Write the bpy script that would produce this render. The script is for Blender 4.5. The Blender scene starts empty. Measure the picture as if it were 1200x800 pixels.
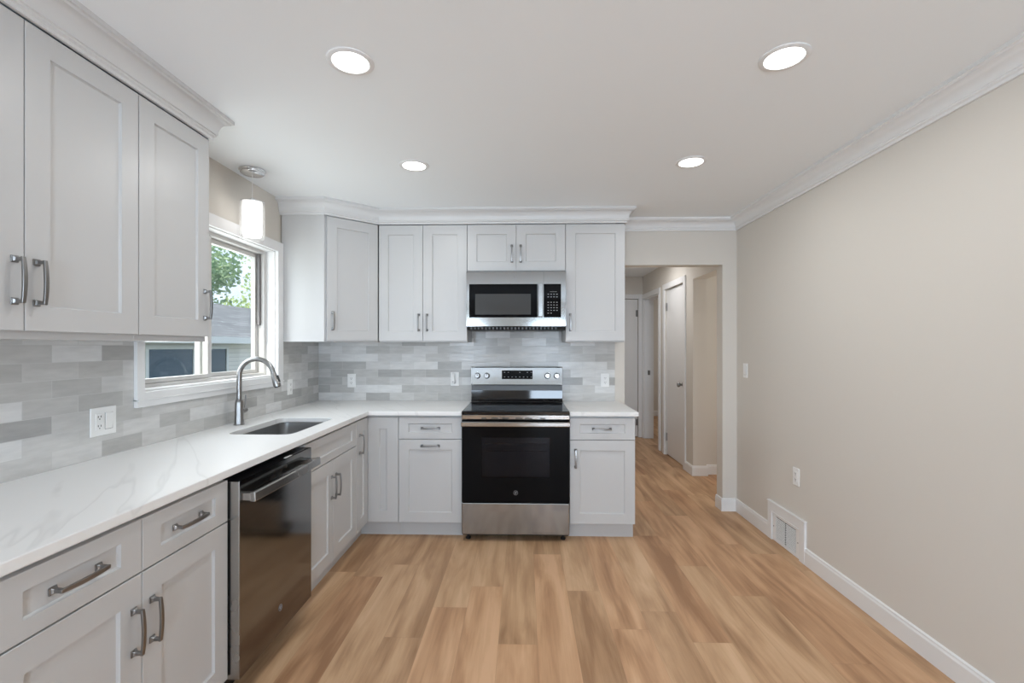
import bpy, bmesh, math, random
from mathutils import Vector, Matrix
random.seed(7)
SC = bpy.context.scene
COL = SC.collection
R = math.radians

# ------------------------------------------------------------------ camera, world, light, exposure
cam_d = bpy.data.cameras.new('camera')
cam = bpy.data.objects.new('camera', cam_d); COL.objects.link(cam)
cam.location = (0, 0, 1.3734); cam.rotation_euler = (R(90), 0, 0.0263)
cam_d.sensor_width = 36; cam_d.lens = 16.327; cam_d.shift_y = 0.00514
cam_d.clip_start = 0.05; cam_d.clip_end = 200
SC.camera = cam
SC.view_settings.view_transform = 'Standard'; SC.view_settings.look = 'None'
SC.view_settings.gamma = 1; SC.view_settings.use_curve_mapping = False
SC.view_settings.exposure = 0.04
SC.cycles.max_bounces = 10; SC.cycles.diffuse_bounces = 6; SC.cycles.glossy_bounces = 4
SC.cycles.transparent_max_bounces = 12; SC.cycles.sample_clamp_indirect = 4.0
SC.cycles.caustics_reflective = False; SC.cycles.caustics_refractive = False

LAMP_W = 4.8            # each recessed lamp
UP_W, UP2_W = 88.0, 42.0      # daylight off the ground through the rear glass door and rear window
SIDE_W = 9.5           # daylight through the sink window
SIDEROOM_W, FARROOM_W, HALL_W = 11.0, 8.0, 7.0  # added fill lights beyond the kitchen: side room, far room, hall
DAY = (0.82, 1.0, 1.21)
SUN_E = 6.0

wd = bpy.data.worlds.new('sky'); SC.world = wd; wd.use_nodes = True
nt = wd.node_tree; nt.nodes.clear()
_o = nt.nodes.new('ShaderNodeOutputWorld'); _b = nt.nodes.new('ShaderNodeBackground')
_tc = nt.nodes.new('ShaderNodeTexCoord'); _n = nt.nodes.new('ShaderNodeTexNoise')
_n.inputs['Scale'].default_value = 3.2; _n.inputs['Detail'].default_value = 8
_r = nt.nodes.new('ShaderNodeValToRGB')
_r.color_ramp.elements[0].position = 0.42; _r.color_ramp.elements[0].color = (0.46, 0.63, 0.92, 1)
_r.color_ramp.elements[1].position = 0.66; _r.color_ramp.elements[1].color = (0.95, 0.97, 1.0, 1)
nt.links.new(_tc.outputs['Generated'], _n.inputs['Vector']); nt.links.new(_n.outputs['Fac'], _r.inputs['Fac'])
nt.links.new(_r.outputs['Color'], _b.inputs['Color']); _b.inputs['Strength'].default_value = 1.5
nt.links.new(_b.outputs['Background'], _o.inputs['Surface'])

sun_d = bpy.data.lights.new('sun', 'SUN'); sun_d.energy = SUN_E; sun_d.angle = R(0.6); sun_d.color = (1, 0.95, 0.87)
sun = bpy.data.objects.new('sun', sun_d); COL.objects.link(sun)
sun.rotation_euler = Vector((0.12, 0.62, -0.74)).to_track_quat('-Z', 'Y').to_euler()

def area(name, loc, direction, sx, sy, watts, color=(1, 1, 1), spread=180):
    d = bpy.data.lights.new(name, 'AREA'); d.shape = 'RECTANGLE'; d.size = sx; d.size_y = sy
    d.energy = watts; d.color = color; d.spread = R(spread)
    o = bpy.data.objects.new(name, d); COL.objects.link(o); o.location = loc
    o.rotation_euler = Vector(direction).to_track_quat('-Z', 'Y').to_euler()
    return o
area('daylight_glass_door', (0.62, -3.30, 1.02), (0, 0.9, 0.42), 0.94, 1.92, UP_W, DAY)
area('daylight_rear_window', (-1.25, -3.30, 1.43), (0, 0.9, 0.42), 0.54, 0.92, UP2_W, DAY)
area('daylight_sink_window', (-1.93, 2.67, 1.6), (1, -0.1, 0.15), 1.0, 0.78, SIDE_W, (0.97, 1.0, 1.02))
area('fill_side_room', (3.5, 4.55, 1.4), (-1, 0, 0), 0.8, 1.4, SIDEROOM_W, (1, 0.96, 0.9))  # added fill that brightens the hall from the side room, no window there
area('fill_far_room', (3.6, 8.0, 1.4), (-1, 0, 0), 1.2, 1.4, FARROOM_W, (1, 0.96, 0.9))  # added fill inside the far room, its source is unseen
area('hall_fill', (1.30, 5.5, 2.425), (0, 0, -1), 0.12, 0.12, HALL_W, (1, 1, 1))  # added fill under the hall ceiling, out of view and without a fixture

# ------------------------------------------------------------------ node materials
def new_mat(name):
    m = bpy.data.materials.new(name); m.use_nodes = True
    return m, m.node_tree, m.node_tree.nodes['Principled BSDF']
def simple(name, col, rough=0.5, metal=0.0, spec=0.5, bump=0.0, bscale=200.0):
    m, t, p = new_mat(name)
    p.inputs['Base Color'].default_value = (*col, 1); p.inputs['Roughness'].default_value = rough
    p.inputs['Metallic'].default_value = metal; p.inputs['Specular IOR Level'].default_value = spec
    n = t.nodes.new('ShaderNodeTexNoise'); n.inputs['Scale'].default_value = 5.0 if metal else bscale; n.inputs['Detail'].default_value = 3
    g = t.nodes.new('ShaderNodeNewGeometry'); t.links.new(g.outputs['Position'], n.inputs['Vector'])
    if bump > 0:
        b = t.nodes.new('ShaderNodeBump'); b.inputs['Strength'].default_value = bump; b.inputs['Distance'].default_value = 0.002
        t.links.new(n.outputs['Fac'], b.inputs['Height']); t.links.new(b.outputs['Normal'], p.inputs['Normal'])
    else:
        mr = t.nodes.new('ShaderNodeMapRange'); mr.inputs['To Min'].default_value = max(0.02, rough - 0.02); mr.inputs['To Max'].default_value = rough + 0.02
        t.links.new(n.outputs['Fac'], mr.inputs['Value']); t.links.new(mr.outputs['Result'], p.inputs['Roughness'])
    return m
def brushed(name, col, rough, axis):
    m, t, p = new_mat(name)
    p.inputs['Base Color'].default_value = (*col, 1); p.inputs['Metallic'].default_value = 1.0
    g = t.nodes.new('ShaderNodeNewGeometry'); mp = t.nodes.new('ShaderNodeMapping')
    mp.inputs['Scale'].default_value = [(2, 400, 400), (400, 2, 400), (400, 400, 2)][axis]
    n = t.nodes.new('ShaderNodeTexNoise'); n.inputs['Scale'].default_value = 1.0; n.inputs['Detail'].default_value = 2
    t.links.new(g.outputs['Position'], mp.inputs['Vector']); t.links.new(mp.outputs['Vector'], n.inputs['Vector'])
    mr = t.nodes.new('ShaderNodeMapRange'); mr.inputs['To Min'].default_value = rough - 0.05; mr.inputs['To Max'].default_value = rough + 0.06
    t.links.new(n.outputs['Fac'], mr.inputs['Value']); t.links.new(mr.outputs['Result'], p.inputs['Roughness'])
    return m
def emit(name, col, s):
    m = bpy.data.materials.new(name); m.use_nodes = True; t = m.node_tree; t.nodes.clear()
    e = t.nodes.new('ShaderNodeEmission'); e.inputs['Color'].default_value = (*col, 1); e.inputs['Strength'].default_value = s
    o = t.nodes.new('ShaderNodeOutputMaterial'); t.links.new(e.outputs['Emission'], o.inputs['Surface'])
    return m
def clear_glass(name, tint=(1, 1, 1), gloss=0.06, haze=0.0):
    m = bpy.data.materials.new(name); m.use_nodes = True; t = m.node_tree; t.nodes.clear()
    a = t.nodes.new('ShaderNodeBsdfTransparent'); a.inputs['Color'].default_value = (*tint, 1)
    b = t.nodes.new('ShaderNodeBsdfGlossy'); b.inputs['Roughness'].default_value = 0.02
    mx = t.nodes.new('ShaderNodeMixShader'); mx.inputs['Fac'].default_value = gloss
    o = t.nodes.new('ShaderNodeOutputMaterial')
    t.links.new(a.outputs[0], mx.inputs[1]); t.links.new(b.outputs[0], mx.inputs[2]); last = mx
    if haze > 0:
        d = t.nodes.new('ShaderNodeBsdfTranslucent'); d.inputs['Color'].default_value = (0.9, 0.9, 0.9, 1)
        m2 = t.nodes.new('ShaderNodeMixShader'); m2.inputs['Fac'].default_value = haze
        t.links.new(mx.outputs[0], m2.inputs[1]); t.links.new(d.outputs[0], m2.inputs[2]); last = m2
    t.links.new(last.outputs[0], o.inputs['Surface'])
    return m

M = {}
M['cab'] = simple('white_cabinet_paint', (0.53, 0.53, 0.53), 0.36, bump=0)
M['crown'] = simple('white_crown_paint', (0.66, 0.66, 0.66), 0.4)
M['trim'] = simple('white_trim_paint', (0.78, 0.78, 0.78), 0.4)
M['ceil'] = simple('ceiling_paint', (0.875, 0.905, 0.925), 0.9, spec=0.2, bump=0.06, bscale=260)
M['wall'] = simple('beige_wall_paint', (0.66, 0.625, 0.575), 0.85, spec=0.25, bump=0.05, bscale=300)
M['nickel'] = simple('brushed_nickel', (0.27, 0.265, 0.26), 0.34, 1.0)
M['chrome'] = simple('polished_chrome', (0.72, 0.72, 0.73), 0.10, 1.0)
M['faucet'] = simple('stainless_faucet', (0.31, 0.305, 0.30), 0.28, 1.0)
M['steel_x'] = brushed('brushed_stainless', (0.31, 0.31, 0.305), 0.10, 0)
M['steel_y'] = brushed('dark_stainless', (0.25, 0.245, 0.24), 0.11, 1)
M['steel_edge'] = simple('stainless_edge', (0.28, 0.275, 0.27), 0.24, 1.0)
M['steel_bar'] = simple('stainless_bar', (0.44, 0.43, 0.415), 0.27, 1.0)
M['sink'] = brushed('sink_stainless', (0.42, 0.42, 0.42), 0.30, 1)
M['black_glass'] = simple('black_glass', (0.004, 0.004, 0.0045), 0.045, 0, 0.07)
M['ceramic'] = simple('black_ceramic_glass', (0.005, 0.005, 0.006), 0.05, 0, 0.5)
M['black'] = simple('black_plastic', (0.012, 0.012, 0.013), 0.4)
M['dark_grey'] = simple('dark_grey_strip', (0.05, 0.05, 0.052), 0.35)
M['mw_window'] = simple('microwave_window_mesh', (0.055, 0.055, 0.055), 0.12, 0, 0.15)
M['mark'] = simple('printed_grey_mark', (0.30, 0.30, 0.31), 0.5)
M['faint'] = simple('faint_printed_mark', (0.035, 0.035, 0.037), 0.25)
M['plate'] = simple('white_plastic', (0.84, 0.84, 0.83), 0.35)
M['slot'] = simple('dark_slot', (0.03, 0.03, 0.03), 0.6)
M['vinyl'] = simple('window_vinyl', (0.56, 0.55, 0.535), 0.4)
M['screen_frame'] = simple('grey_screen_track', (0.16, 0.15, 0.15), 0.5)
M['lens'] = emit('lamp_diffuser', (1, 0.98, 0.95), 6.0)
M['shade_in'] = emit('glowing_frosted_shade', (1, 0.98, 0.95), 2.6)
M['pane'] = clear_glass('window_pane', (0.97, 0.99, 0.98), 0.05)
M['shade_out'] = clear_glass('outer_shade_glass', (0.95, 0.95, 0.95), 0.05, 0.12)
M['oven_pane'] = clear_glass('tinted_oven_pane', (0.50, 0.50, 0.53), 0.012)
M['siding_trim'] = simple('exterior_white_trim', (0.75, 0.74, 0.70), 0.6)
M['far_glass'] = simple('exterior_window_glass', (0.03, 0.06, 0.075), 0.08)
M['bark'] = simple('bark', (0.10, 0.075, 0.05), 0.9, bump=0.6, bscale=30)

def pos_xyz(t):
    g = t.nodes.new('ShaderNodeNewGeometry'); s = t.nodes.new('ShaderNodeSeparateXYZ')
    t.links.new(g.outputs['Position'], s.inputs[0]); return g, s
def ramp(t, stops):
    r = t.nodes.new('ShaderNodeValToRGB'); e = r.color_ramp.elements
    e[0].position, e[0].color = stops[0][0], (*stops[0][1], 1); e[1].position, e[1].color = stops[-1][0], (*stops[-1][1], 1)
    for p_, c_ in stops[1:-1]:
        x = e.new(p_); x.color = (*c_, 1)
    return r
def tile_mat(name, axis, off):
    """2.5 x 8 inch glazed tile in running bond; axis 0: runs along X, 1: runs along Y."""
    m, t, p = new_mat(name); g, s = pos_xyz(t)
    c = t.nodes.new('ShaderNodeCombineXYZ')
    ad = t.nodes.new('ShaderNodeMath'); ad.operation = 'ADD'; ad.inputs[1].default_value = off
    az = t.nodes.new('ShaderNodeMath'); az.operation = 'SUBTRACT'; az.inputs[1].default_value = 0.9165
    t.links.new(s.outputs[axis], ad.inputs[0]); t.links.new(s.outputs[2], az.inputs[0])
    t.links.new(ad.outputs[0], c.inputs[0]); t.links.new(az.outputs[0], c.inputs[1])
    b = t.nodes.new('ShaderNodeTexBrick'); b.offset = 0.5; b.squash = 1
    b.inputs['Color1'].default_value = (0, 0, 0, 1); b.inputs['Color2'].default_value = (1, 1, 1, 1); b.inputs['Mortar'].default_value = (0.62, 0.62, 0.62, 1)
    b.inputs['Scale'].default_value = 1; b.inputs['Mortar Size'].default_value = 0.0011; b.inputs['Mortar Smooth'].default_value = 0.1
    b.inputs['Brick Width'].default_value = 0.2045; b.inputs['Row Height'].default_value = 0.0662; b.inputs['Bias'].default_value = 0
    t.links.new(c.outputs[0], b.inputs['Vector'])
    rp = ramp(t, [(0.0, (0.40, 0.395, 0.385)), (0.35, (0.52, 0.515, 0.50)), (0.7, (0.60, 0.595, 0.585)), (1.0, (0.69, 0.69, 0.685))])
    t.links.new(b.outputs['Color'], rp.inputs['Fac'])
    n = t.nodes.new('ShaderNodeTexNoise'); n.inputs['Scale'].default_value = 22; n.inputs['Detail'].default_value = 5
    mp = t.nodes.new('ShaderNodeMapping'); mp.inputs['Scale'].default_value = (0.5, 0.5, 2.2); t.links.new(g.outputs['Position'], mp.inputs['Vector'])
    t.links.new(mp.outputs[0], n.inputs['Vector'])
    mr = t.nodes.new('ShaderNodeMapRange'); mr.inputs['From Min'].default_value = 0.3; mr.inputs['From Max'].default_value = 0.7
    mr.inputs['To Min'].default_value = 0.93; mr.inputs['To Max'].default_value = 1.07; t.links.new(n.outputs['Fac'], mr.inputs['Value'])
    mx = t.nodes.new('ShaderNodeMix'); mx.data_type = 'RGBA'; mx.blend_type = 'MULTIPLY'; mx.inputs[0].default_value = 1
    t.links.new(rp.outputs['Color'], mx.inputs[6]); t.links.new(mr.outputs[0], mx.inputs[7])
    gm = t.nodes.new('ShaderNodeMix'); gm.data_type = 'RGBA'; gm.inputs[7].default_value = (0.58, 0.58, 0.57, 1)
    t.links.new(b.outputs['Fac'], gm.inputs[0]); t.links.new(mx.outputs[2], gm.inputs[6])
    t.links.new(gm.outputs[2], p.inputs['Base Color']); p.inputs['Roughness'].default_value = 0.18; p.inputs['Specular IOR Level'].default_value = 0.22
    w = t.nodes.new('ShaderNodeTexNoise'); w.inputs['Scale'].default_value = 16; w.inputs['Detail'].default_value = 2
    t.links.new(mp.outputs[0], w.inputs['Vector'])
    sub = t.nodes.new('ShaderNodeMath'); sub.operation = 'SUBTRACT'; t.links.new(w.outputs['Fac'], sub.inputs[0]); t.links.new(b.outputs['Fac'], sub.inputs[1])
    bp = t.nodes.new('ShaderNodeBump'); bp.inputs['Strength'].default_value = 0.35; bp.inputs['Distance'].default_value = 0.004
    t.links.new(sub.outputs[0], bp.inputs['Height']); t.links.new(bp.outputs[0], p.inputs['Normal'])
    return m
M['tile_left'] = tile_mat('glazed_tile_left', 1, 0.055)
M['tile_back'] = tile_mat('glazed_tile_back', 0, 0.019 + 4 * 0.2045)

def floor_mat():
    m, t, p = new_mat('oak_vinyl_planks'); g, s = pos_xyz(t)
    def math_(op, a_, b_=None, c_=None):
        q = t.nodes.new('ShaderNodeMath'); q.operation = op
        for i_, x_ in enumerate((a_, b_, c_)):
            if x_ is None: continue
            if isinstance(x_, (int, float)): q.inputs[i_].default_value = x_
            else: t.links.new(x_, q.inputs[i_])
        return q.outputs[0]
    PW, PL = 0.181, 1.22
    u = math_('DIVIDE', math_('ADD', s.outputs[0], 20.03), PW); row = math_('FLOOR', u)
    wn1 = t.nodes.new('ShaderNodeTexWhiteNoise'); wn1.noise_dimensions = '1D'; t.links.new(row, wn1.inputs['W'])
    vv = math_('ADD', math_('DIVIDE', s.outputs[1], PL), math_('MULTIPLY', wn1.outputs['Value'], 7.31)); pid = math_('FLOOR', vv)
    cm = t.nodes.new('ShaderNodeCombineXYZ'); t.links.new(row, cm.inputs[0]); t.links.new(pid, cm.inputs[1])
    wn2 = t.nodes.new('ShaderNodeTexWhiteNoise'); wn2.noise_dimensions = '2D'; t.links.new(cm.outputs[0], wn2.inputs['Vector'])
    rnd_ = wn2.outputs['Value']
    fu, fv = math_('FRACT', u), math_('FRACT', vv)
    ju = math_('MULTIPLY', math_('MINIMUM', fu, math_('SUBTRACT', 1.0, fu)), PW); jv = math_('MULTIPLY', math_('MINIMUM', fv, math_('SUBTRACT', 1.0, fv)), PL)
    joint = math_('LESS_THAN', math_('MINIMUM', ju, jv), 0.0007)
    # grain: noise stretched along Y, shifted per plank
    mul = t.nodes.new('ShaderNodeMath'); mul.operation = 'MULTIPLY'; mul.inputs[1].default_value = 37.0; t.links.new(rnd_, mul.inputs[0])
    mp = t.nodes.new('ShaderNodeMapping'); mp.inputs['Scale'].default_value = (7.5, 1.0, 1); t.links.new(g.outputs['Position'], mp.inputs['Vector'])
    n1 = t.nodes.new('ShaderNodeTexNoise'); n1.noise_dimensions = '4D'; n1.inputs['Scale'].default_value = 1.3; n1.inputs['Detail'].default_value = 3; n1.inputs['Distortion'].default_value = 0.9
    n2 = t.nodes.new('ShaderNodeTexNoise'); n2.noise_dimensions = '4D'; n2.inputs['Scale'].default_value = 1.0; n2.inputs['Detail'].default_value = 8; n2.inputs['Roughness'].default_value = 0.72
    mp2 = t.nodes.new('ShaderNodeMapping'); mp2.inputs['Scale'].default_value = (70, 3.2, 1); t.links.new(g.outputs['Position'], mp2.inputs['Vector'])
    t.links.new(mp.outputs[0], n1.inputs['Vector']); t.links.new(mp2.outputs[0], n2.inputs['Vector'])
    t.links.new(mul.outputs[0], n1.inputs['W']); t.links.new(mul.outputs[0], n2.inputs['W'])
    rp = ramp(t, [(0.30, (0.320, 0.178, 0.093)), (0.44, (0.435, 0.260, 0.143)), (0.56, (0.535, 0.333, 0.190)), (0.74, (0.640, 0.420, 0.255))])
    # plank shade + grain
    a1 = t.nodes.new('ShaderNodeMath'); a1.operation = 'MULTIPLY_ADD'; a1.inputs[1].default_value = 0.20; a1.inputs[2].default_value = -0.10
    t.links.new(rnd_, a1.inputs[0])
    a2 = t.nodes.new('ShaderNodeMath'); a2.operation = 'ADD'; t.links.new(a1.outputs[0], a2.inputs[0]); t.links.new(n1.outputs['Fac'], a2.inputs[1])
    a3 = t.nodes.new('ShaderNodeMath'); a3.operation = 'MULTIPLY_ADD'; a3.inputs[1].default_value = 0.34; t.links.new(n2.outputs['Fac'], a3.inputs[0])
    a4 = t.nodes.new('ShaderNodeMath'); a4.operation = 'SUBTRACT'; a4.inputs[1].default_value = 0.17
    t.links.new(a2.outputs[0], a3.inputs[2]); t.links.new(a3.outputs[0], a4.inputs[0]); t.links.new(a4.outputs[0], rp.inputs['Fac'])
    gm = t.nodes.new('ShaderNodeMix'); gm.data_type = 'RGBA'; gm.inputs[7].default_value = (0.22, 0.12, 0.07, 1)
    fm = t.nodes.new('ShaderNodeMath'); fm.operation = 'MULTIPLY'; fm.inputs[1].default_value = 0.35; t.links.new(joint, fm.inputs[0])
    # a few planks lean pinkish, and small dark knots
    hue = t.nodes.new('ShaderNodeMix'); hue.data_type = 'RGBA'; hue.blend_type = 'MULTIPLY'; hue.inputs[7].default_value = (1.02, 0.965, 0.945, 1)
    t.links.new(math_('GREATER_THAN', math_('FRACT', math_('MULTIPLY', rnd_, 13.7)), 0.62), hue.inputs[0]); t.links.new(rp.outputs[0], hue.inputs[6])
    vo = t.nodes.new('ShaderNodeTexVoronoi'); vo.inputs['Scale'].default_value = 1.0
    mp3 = t.nodes.new('ShaderNodeMapping'); mp3.inputs['Scale'].default_value = (3.3, 1.5, 1); t.links.new(g.outputs['Position'], mp3.inputs['Vector']); t.links.new(mp3.outputs[0], vo.inputs['Vector'])
    kn_ = t.nodes.new('ShaderNodeMapRange'); kn_.inputs['From Min'].default_value = 0.015; kn_.inputs['From Max'].default_value = 0.05; kn_.inputs['To Min'].default_value = 0.55; kn_.inputs['To Max'].default_value = 0.0
    t.links.new(vo.outputs['Distance'], kn_.inputs['Value'])
    km = t.nodes.new('ShaderNodeMix'); km.data_type = 'RGBA'; km.inputs[7].default_value = (0.20, 0.11, 0.06, 1)
    t.links.new(kn_.outputs[0], km.inputs[0]); t.links.new(hue.outputs[2], km.inputs[6])
    t.links.new(fm.outputs[0], gm.inputs[0]); t.links.new(km.outputs[2], gm.inputs[6])
    t.links.new(gm.outputs[2], p.inputs['Base Color']); p.inputs['Roughness'].default_value = 0.48; p.inputs['Specular IOR Level'].default_value = 0.35
    return m
M['floor'] = floor_mat()

def quartz_mat():
    m, t, p = new_mat('white_quartz'); g, s = pos_xyz(t)
    mp = t.nodes.new('ShaderNodeMapping'); mp.inputs['Rotation'].default_value = (0, 0, R(-34)); t.links.new(g.outputs['Position'], mp.inputs['Vector'])
    n = t.nodes.new('ShaderNodeTexNoise'); n.inputs['Scale'].default_value = 1.15; n.inputs['Detail'].default_value = 4; n.inputs['Distortion'].default_value = 0.35
    mp2 = t.nodes.new('ShaderNodeMapping'); mp2.inputs['Scale'].default_value = (2.6, 0.42, 1); t.links.new(mp.outputs[0], mp2.inputs['Vector']); t.links.new(mp2.outputs[0], n.inputs['Vector'])
    rp = ramp(t, [(0.0, (0.80, 0.80, 0.795)), (0.492, (0.80, 0.80, 0.795)), (0.50, (0.72, 0.72, 0.715)), (0.512, (0.80, 0.80, 0.795)), (1, (0.80, 0.80, 0.795))])
    t.links.new(n.outputs['Fac'], rp.inputs['Fac'])
    t.links.new(rp.outputs[0], p.inputs['Base Color']); p.inputs['Roughness'].default_value = 0.36; p.inputs['Specular IOR Level'].default_value = 0.14
    return m
M['quartz'] = quartz_mat()

def siding_mat():
    m, t, p = new_mat('lap_siding'); g, s = pos_xyz(t)
    md = t.nodes.new('ShaderNodeMath'); md.operation = 'FRACT'; ml = t.nodes.new('ShaderNodeMath'); ml.operation = 'MULTIPLY'; ml.inputs[1].default_value = 1 / 0.13
    t.links.new(s.outputs[2], ml.inputs[0]); t.links.new(ml.outputs[0], md.inputs[0])
    rp = ramp(t, [(0.0, (0.46, 0.43, 0.38)), (0.12, (0.76, 0.71, 0.64)), (1, (0.84, 0.79, 0.71))])
    t.links.new(md.outputs[0], rp.inputs[0]); t.links.new(rp.outputs[0], p.inputs['Base Color']); p.inputs['Roughness'].default_value = 0.7
    return m
M['siding'] = siding_mat()
def shingle_mat():
    m, t, p = new_mat('asphalt_shingles'); g, s = pos_xyz(t)
    c = t.nodes.new('ShaderNodeCombineXYZ'); t.links.new(s.outputs[1], c.inputs[0])
    zm = t.nodes.new('ShaderNodeMath'); zm.operation = 'MULTIPLY'; zm.inputs[1].default_value = 2.4; t.links.new(s.outputs[2], zm.inputs[0]); t.links.new(zm.outputs[0], c.inputs[1])
    b = t.nodes.new('ShaderNodeTexBrick'); b.inputs['Color1'].default_value = (0.13, 0.135, 0.145, 1); b.inputs['Color2'].default_value = (0.20, 0.205, 0.215, 1)
    b.inputs['Mortar'].default_value = (0.12, 0.12, 0.13, 1); b.inputs['Scale'].default_value = 1; b.inputs['Brick Width'].default_value = 0.9; b.inputs['Row Height'].default_value = 0.2; b.inputs['Mortar Size'].default_value = 0.02
    t.links.new(c.outputs[0], b.inputs['Vector']); t.links.new(b.outputs[0], p.inputs['Base Color']); p.inputs['Roughness'].default_value = 0.9
    return m
M['shingle'] = shingle_mat()
def leaf_mat(name, c1, c2):
    m, t, p = new_mat(name); g = t.nodes.new('ShaderNodeNewGeometry')
    n = t.nodes.new('ShaderNodeTexNoise'); n.inputs['Scale'].default_value = 1.6; n.inputs['Detail'].default_value = 5; t.links.new(g.outputs['Position'], n.inputs['Vector'])
    rp = ramp(t, [(0.35, c1), (0.65, c2)]); t.links.new(n.outputs['Fac'], rp.inputs[0]); t.links.new(rp.outputs[0], p.inputs['Base Color']); p.inputs['Roughness'].default_value = 0.6
    d = t.nodes.new('ShaderNodeBsdfTranslucent'); t.links.new(rp.outputs[0], d.inputs['Color'])
    mx = t.nodes.new('ShaderNodeMixShader'); mx.inputs[0].default_value = 0.45
    o = t.nodes['Material Output']; t.links.new(p.outputs[0], mx.inputs[1]); t.links.new(d.outputs[0], mx.inputs[2]); t.links.new(mx.outputs[0], o.inputs['Surface'])
    return m
M['leaf_a'] = leaf_mat('green_leaves', (0.26, 0.40, 0.13), (0.60, 0.68, 0.32))
M['leaf_b'] = leaf_mat('blue_green_leaves', (0.22, 0.36, 0.20), (0.48, 0.60, 0.36))
M['grass'] = leaf_mat('grass_ground', (0.10, 0.125, 0.07), (0.17, 0.20, 0.11))

# ------------------------------------------------------------------ mesh helpers
class MB:
    def __init__(s): s.bm = bmesh.new()
    def box(s, x0, x1, y0, y1, z0, z1):
        v = [s.bm.verts.new((x, y, z)) for x in (x0, x1) for y in (y0, y1) for z in (z0, z1)]
        for f in ((0, 1, 3, 2), (4, 6, 7, 5), (0, 4, 5, 1), (2, 3, 7, 6), (0, 2, 6, 4), (1, 5, 7, 3)):
            s.bm.faces.new([v[i] for i in f])
        return s
    def prism(s, poly, axis, a, b):
        """extrude a closed 2-D outline along an axis (0: (y,z), 1: (x,z), 2: (x,y))"""
        def P(u, v, w): return [(w, u, v), (u, w, v), (u, v, w)][axis]
        A = [s.bm.verts.new(P(u, v, a)) for u, v in poly]; B = [s.bm.verts.new(P(u, v, b)) for u, v in poly]
        n = len(poly); s.bm.faces.new(A); s.bm.faces.new(B[::-1])
        for i in range(n): s.bm.faces.new((A[i], B[i], B[(i + 1) % n], A[(i + 1) % n]))
        return s
    def lathe(s, prof, c=(0, 0, 0), axis=2, seg=32, closed_ends=True):
        rings = []
        for r, h in prof:
            ring = []
            for k in range(seg):
                a = 2 * math.pi * k / seg; u, v = r * math.cos(a), r * math.sin(a)
                p = [(h, u, v), (u, h, v), (u, v, h)][axis]
                ring.append(s.bm.verts.new((p[0] + c[0], p[1] + c[1], p[2] + c[2])))
            rings.append(ring)
        for A, B in zip(rings, rings[1:]):
            for k in range(seg): s.bm.faces.new((A[k], A[(k + 1) % seg], B[(k + 1) % seg], B[k]))
        if closed_ends: s.bm.faces.new(rings[0][::-1]); s.bm.faces.new(rings[-1])
        return s
    def tube(s, pts, rad, seg=14, rect=None):
        """tube along 3-D points; rad a number or list; rect=(w,h) gives a rectangular bar"""
        pts = [Vector(p) for p in pts]; n = len(pts); rads = rad if isinstance(rad, (list, tuple)) else [rad] * n
        rings = []; up = None
        for i, p in enumerate(pts):
            d = (pts[min(i + 1, n - 1)] - pts[max(i - 1, 0)]).normalized()
            if up is None:
                up = Vector((0, 0, 1)) if abs(d.z) < 0.9 else Vector((1, 0, 0))
            a = d.cross(up).normalized(); up = a.cross(d).normalized()
            if rect:
                w, h = rect; sc = rads[i]
                ring = [s.bm.verts.new(p + a * (w / 2 * sc * i_) + up * (h / 2 * sc * j_)) for i_, j_ in ((-1, -1), (1, -1), (1, 1), (-1, 1))]
            else:
                ring = [s.bm.verts.new(p + (a * math.cos(2 * math.pi * k / seg) + up * math.sin(2 * math.pi * k / seg)) * rads[i]) for k in range(seg)]
            rings.append(ring)
        for A, B in zip(rings, rings[1:]):
            m = len(A)
            for k in range(m): s.bm.faces.new((A[k], A[(k + 1) % m], B[(k + 1) % m], B[k]))
        s.bm.faces.new(rings[0][::-1]); s.bm.faces.new(rings[-1])
        return s
    def sweep(s, path, prof):
        """profile (out, z) swept along a 2-D path, out to the right of travel, mitred"""
        path = [Vector(p) for p in path]; n = len(path); rings = []
        for i in range(n):
            d0 = (path[i] - path[i - 1]).normalized() if i else None
            d1 = (path[i + 1] - path[i]).normalized() if i < n - 1 else None
            if d0 is None: d0 = d1
            if d1 is None: d1 = d0
            n0, n1 = Vector((d0.y, -d0.x)), Vector((d1.y, -d1.x))
            m = (n0 + n1).normalized(); m = m / max(0.2, m.dot(n0))
            rings.append([s.bm.verts.new((path[i].x + m.x * o, path[i].y + m.y * o, z)) for o, z in prof])
        k = len(prof)
        for A, B in zip(rings, rings[1:]):
            for j in range(k): s.bm.faces.new((A[j], B[j], B[(j + 1) % k], A[(j + 1) % k]))
        s.bm.faces.new(rings[0]); s.bm.faces.new(rings[-1][::-1])
        return s
    def disc(s, c, r, axis, seg=32):
        vs = []
        for k in range(seg):
            a = 2 * math.pi * k / seg; u, v = r * math.cos(a), r * math.sin(a)
            p = [(0, u, v), (u, 0, v), (u, v, 0)][axis]; vs.append(s.bm.verts.new((c[0] + p[0], c[1] + p[1], c[2] + p[2])))
        s.bm.faces.new(vs); return s
    def build(s, name, mat, parent=None, bevel=0.0, smooth=False, angle=40, loc=None):
        bmesh.ops.recalc_face_normals(s.bm, faces=s.bm.faces)
        me = bpy.data.meshes.new(name); s.bm.to_mesh(me); s.bm.free()
        me.materials.append(M[mat] if isinstance(mat, str) else mat)
        o = bpy.data.objects.new(name, me); COL.objects.link(o)
        if parent is not None: o.parent = parent
        if loc is not None: o.location = loc
        if smooth:
            for f in me.polygons: f.use_smooth = True
            es = me.edges
            try: me.set_sharp_from_angle(angle=R(angle))
            except Exception: pass
        if bevel > 0:
            b = o.modifiers.new('bevel', 'BEVEL'); b.width = bevel; b.segments = 2; b.limit_method = 'ANGLE'; b.angle_limit = R(50)
        return o
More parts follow.
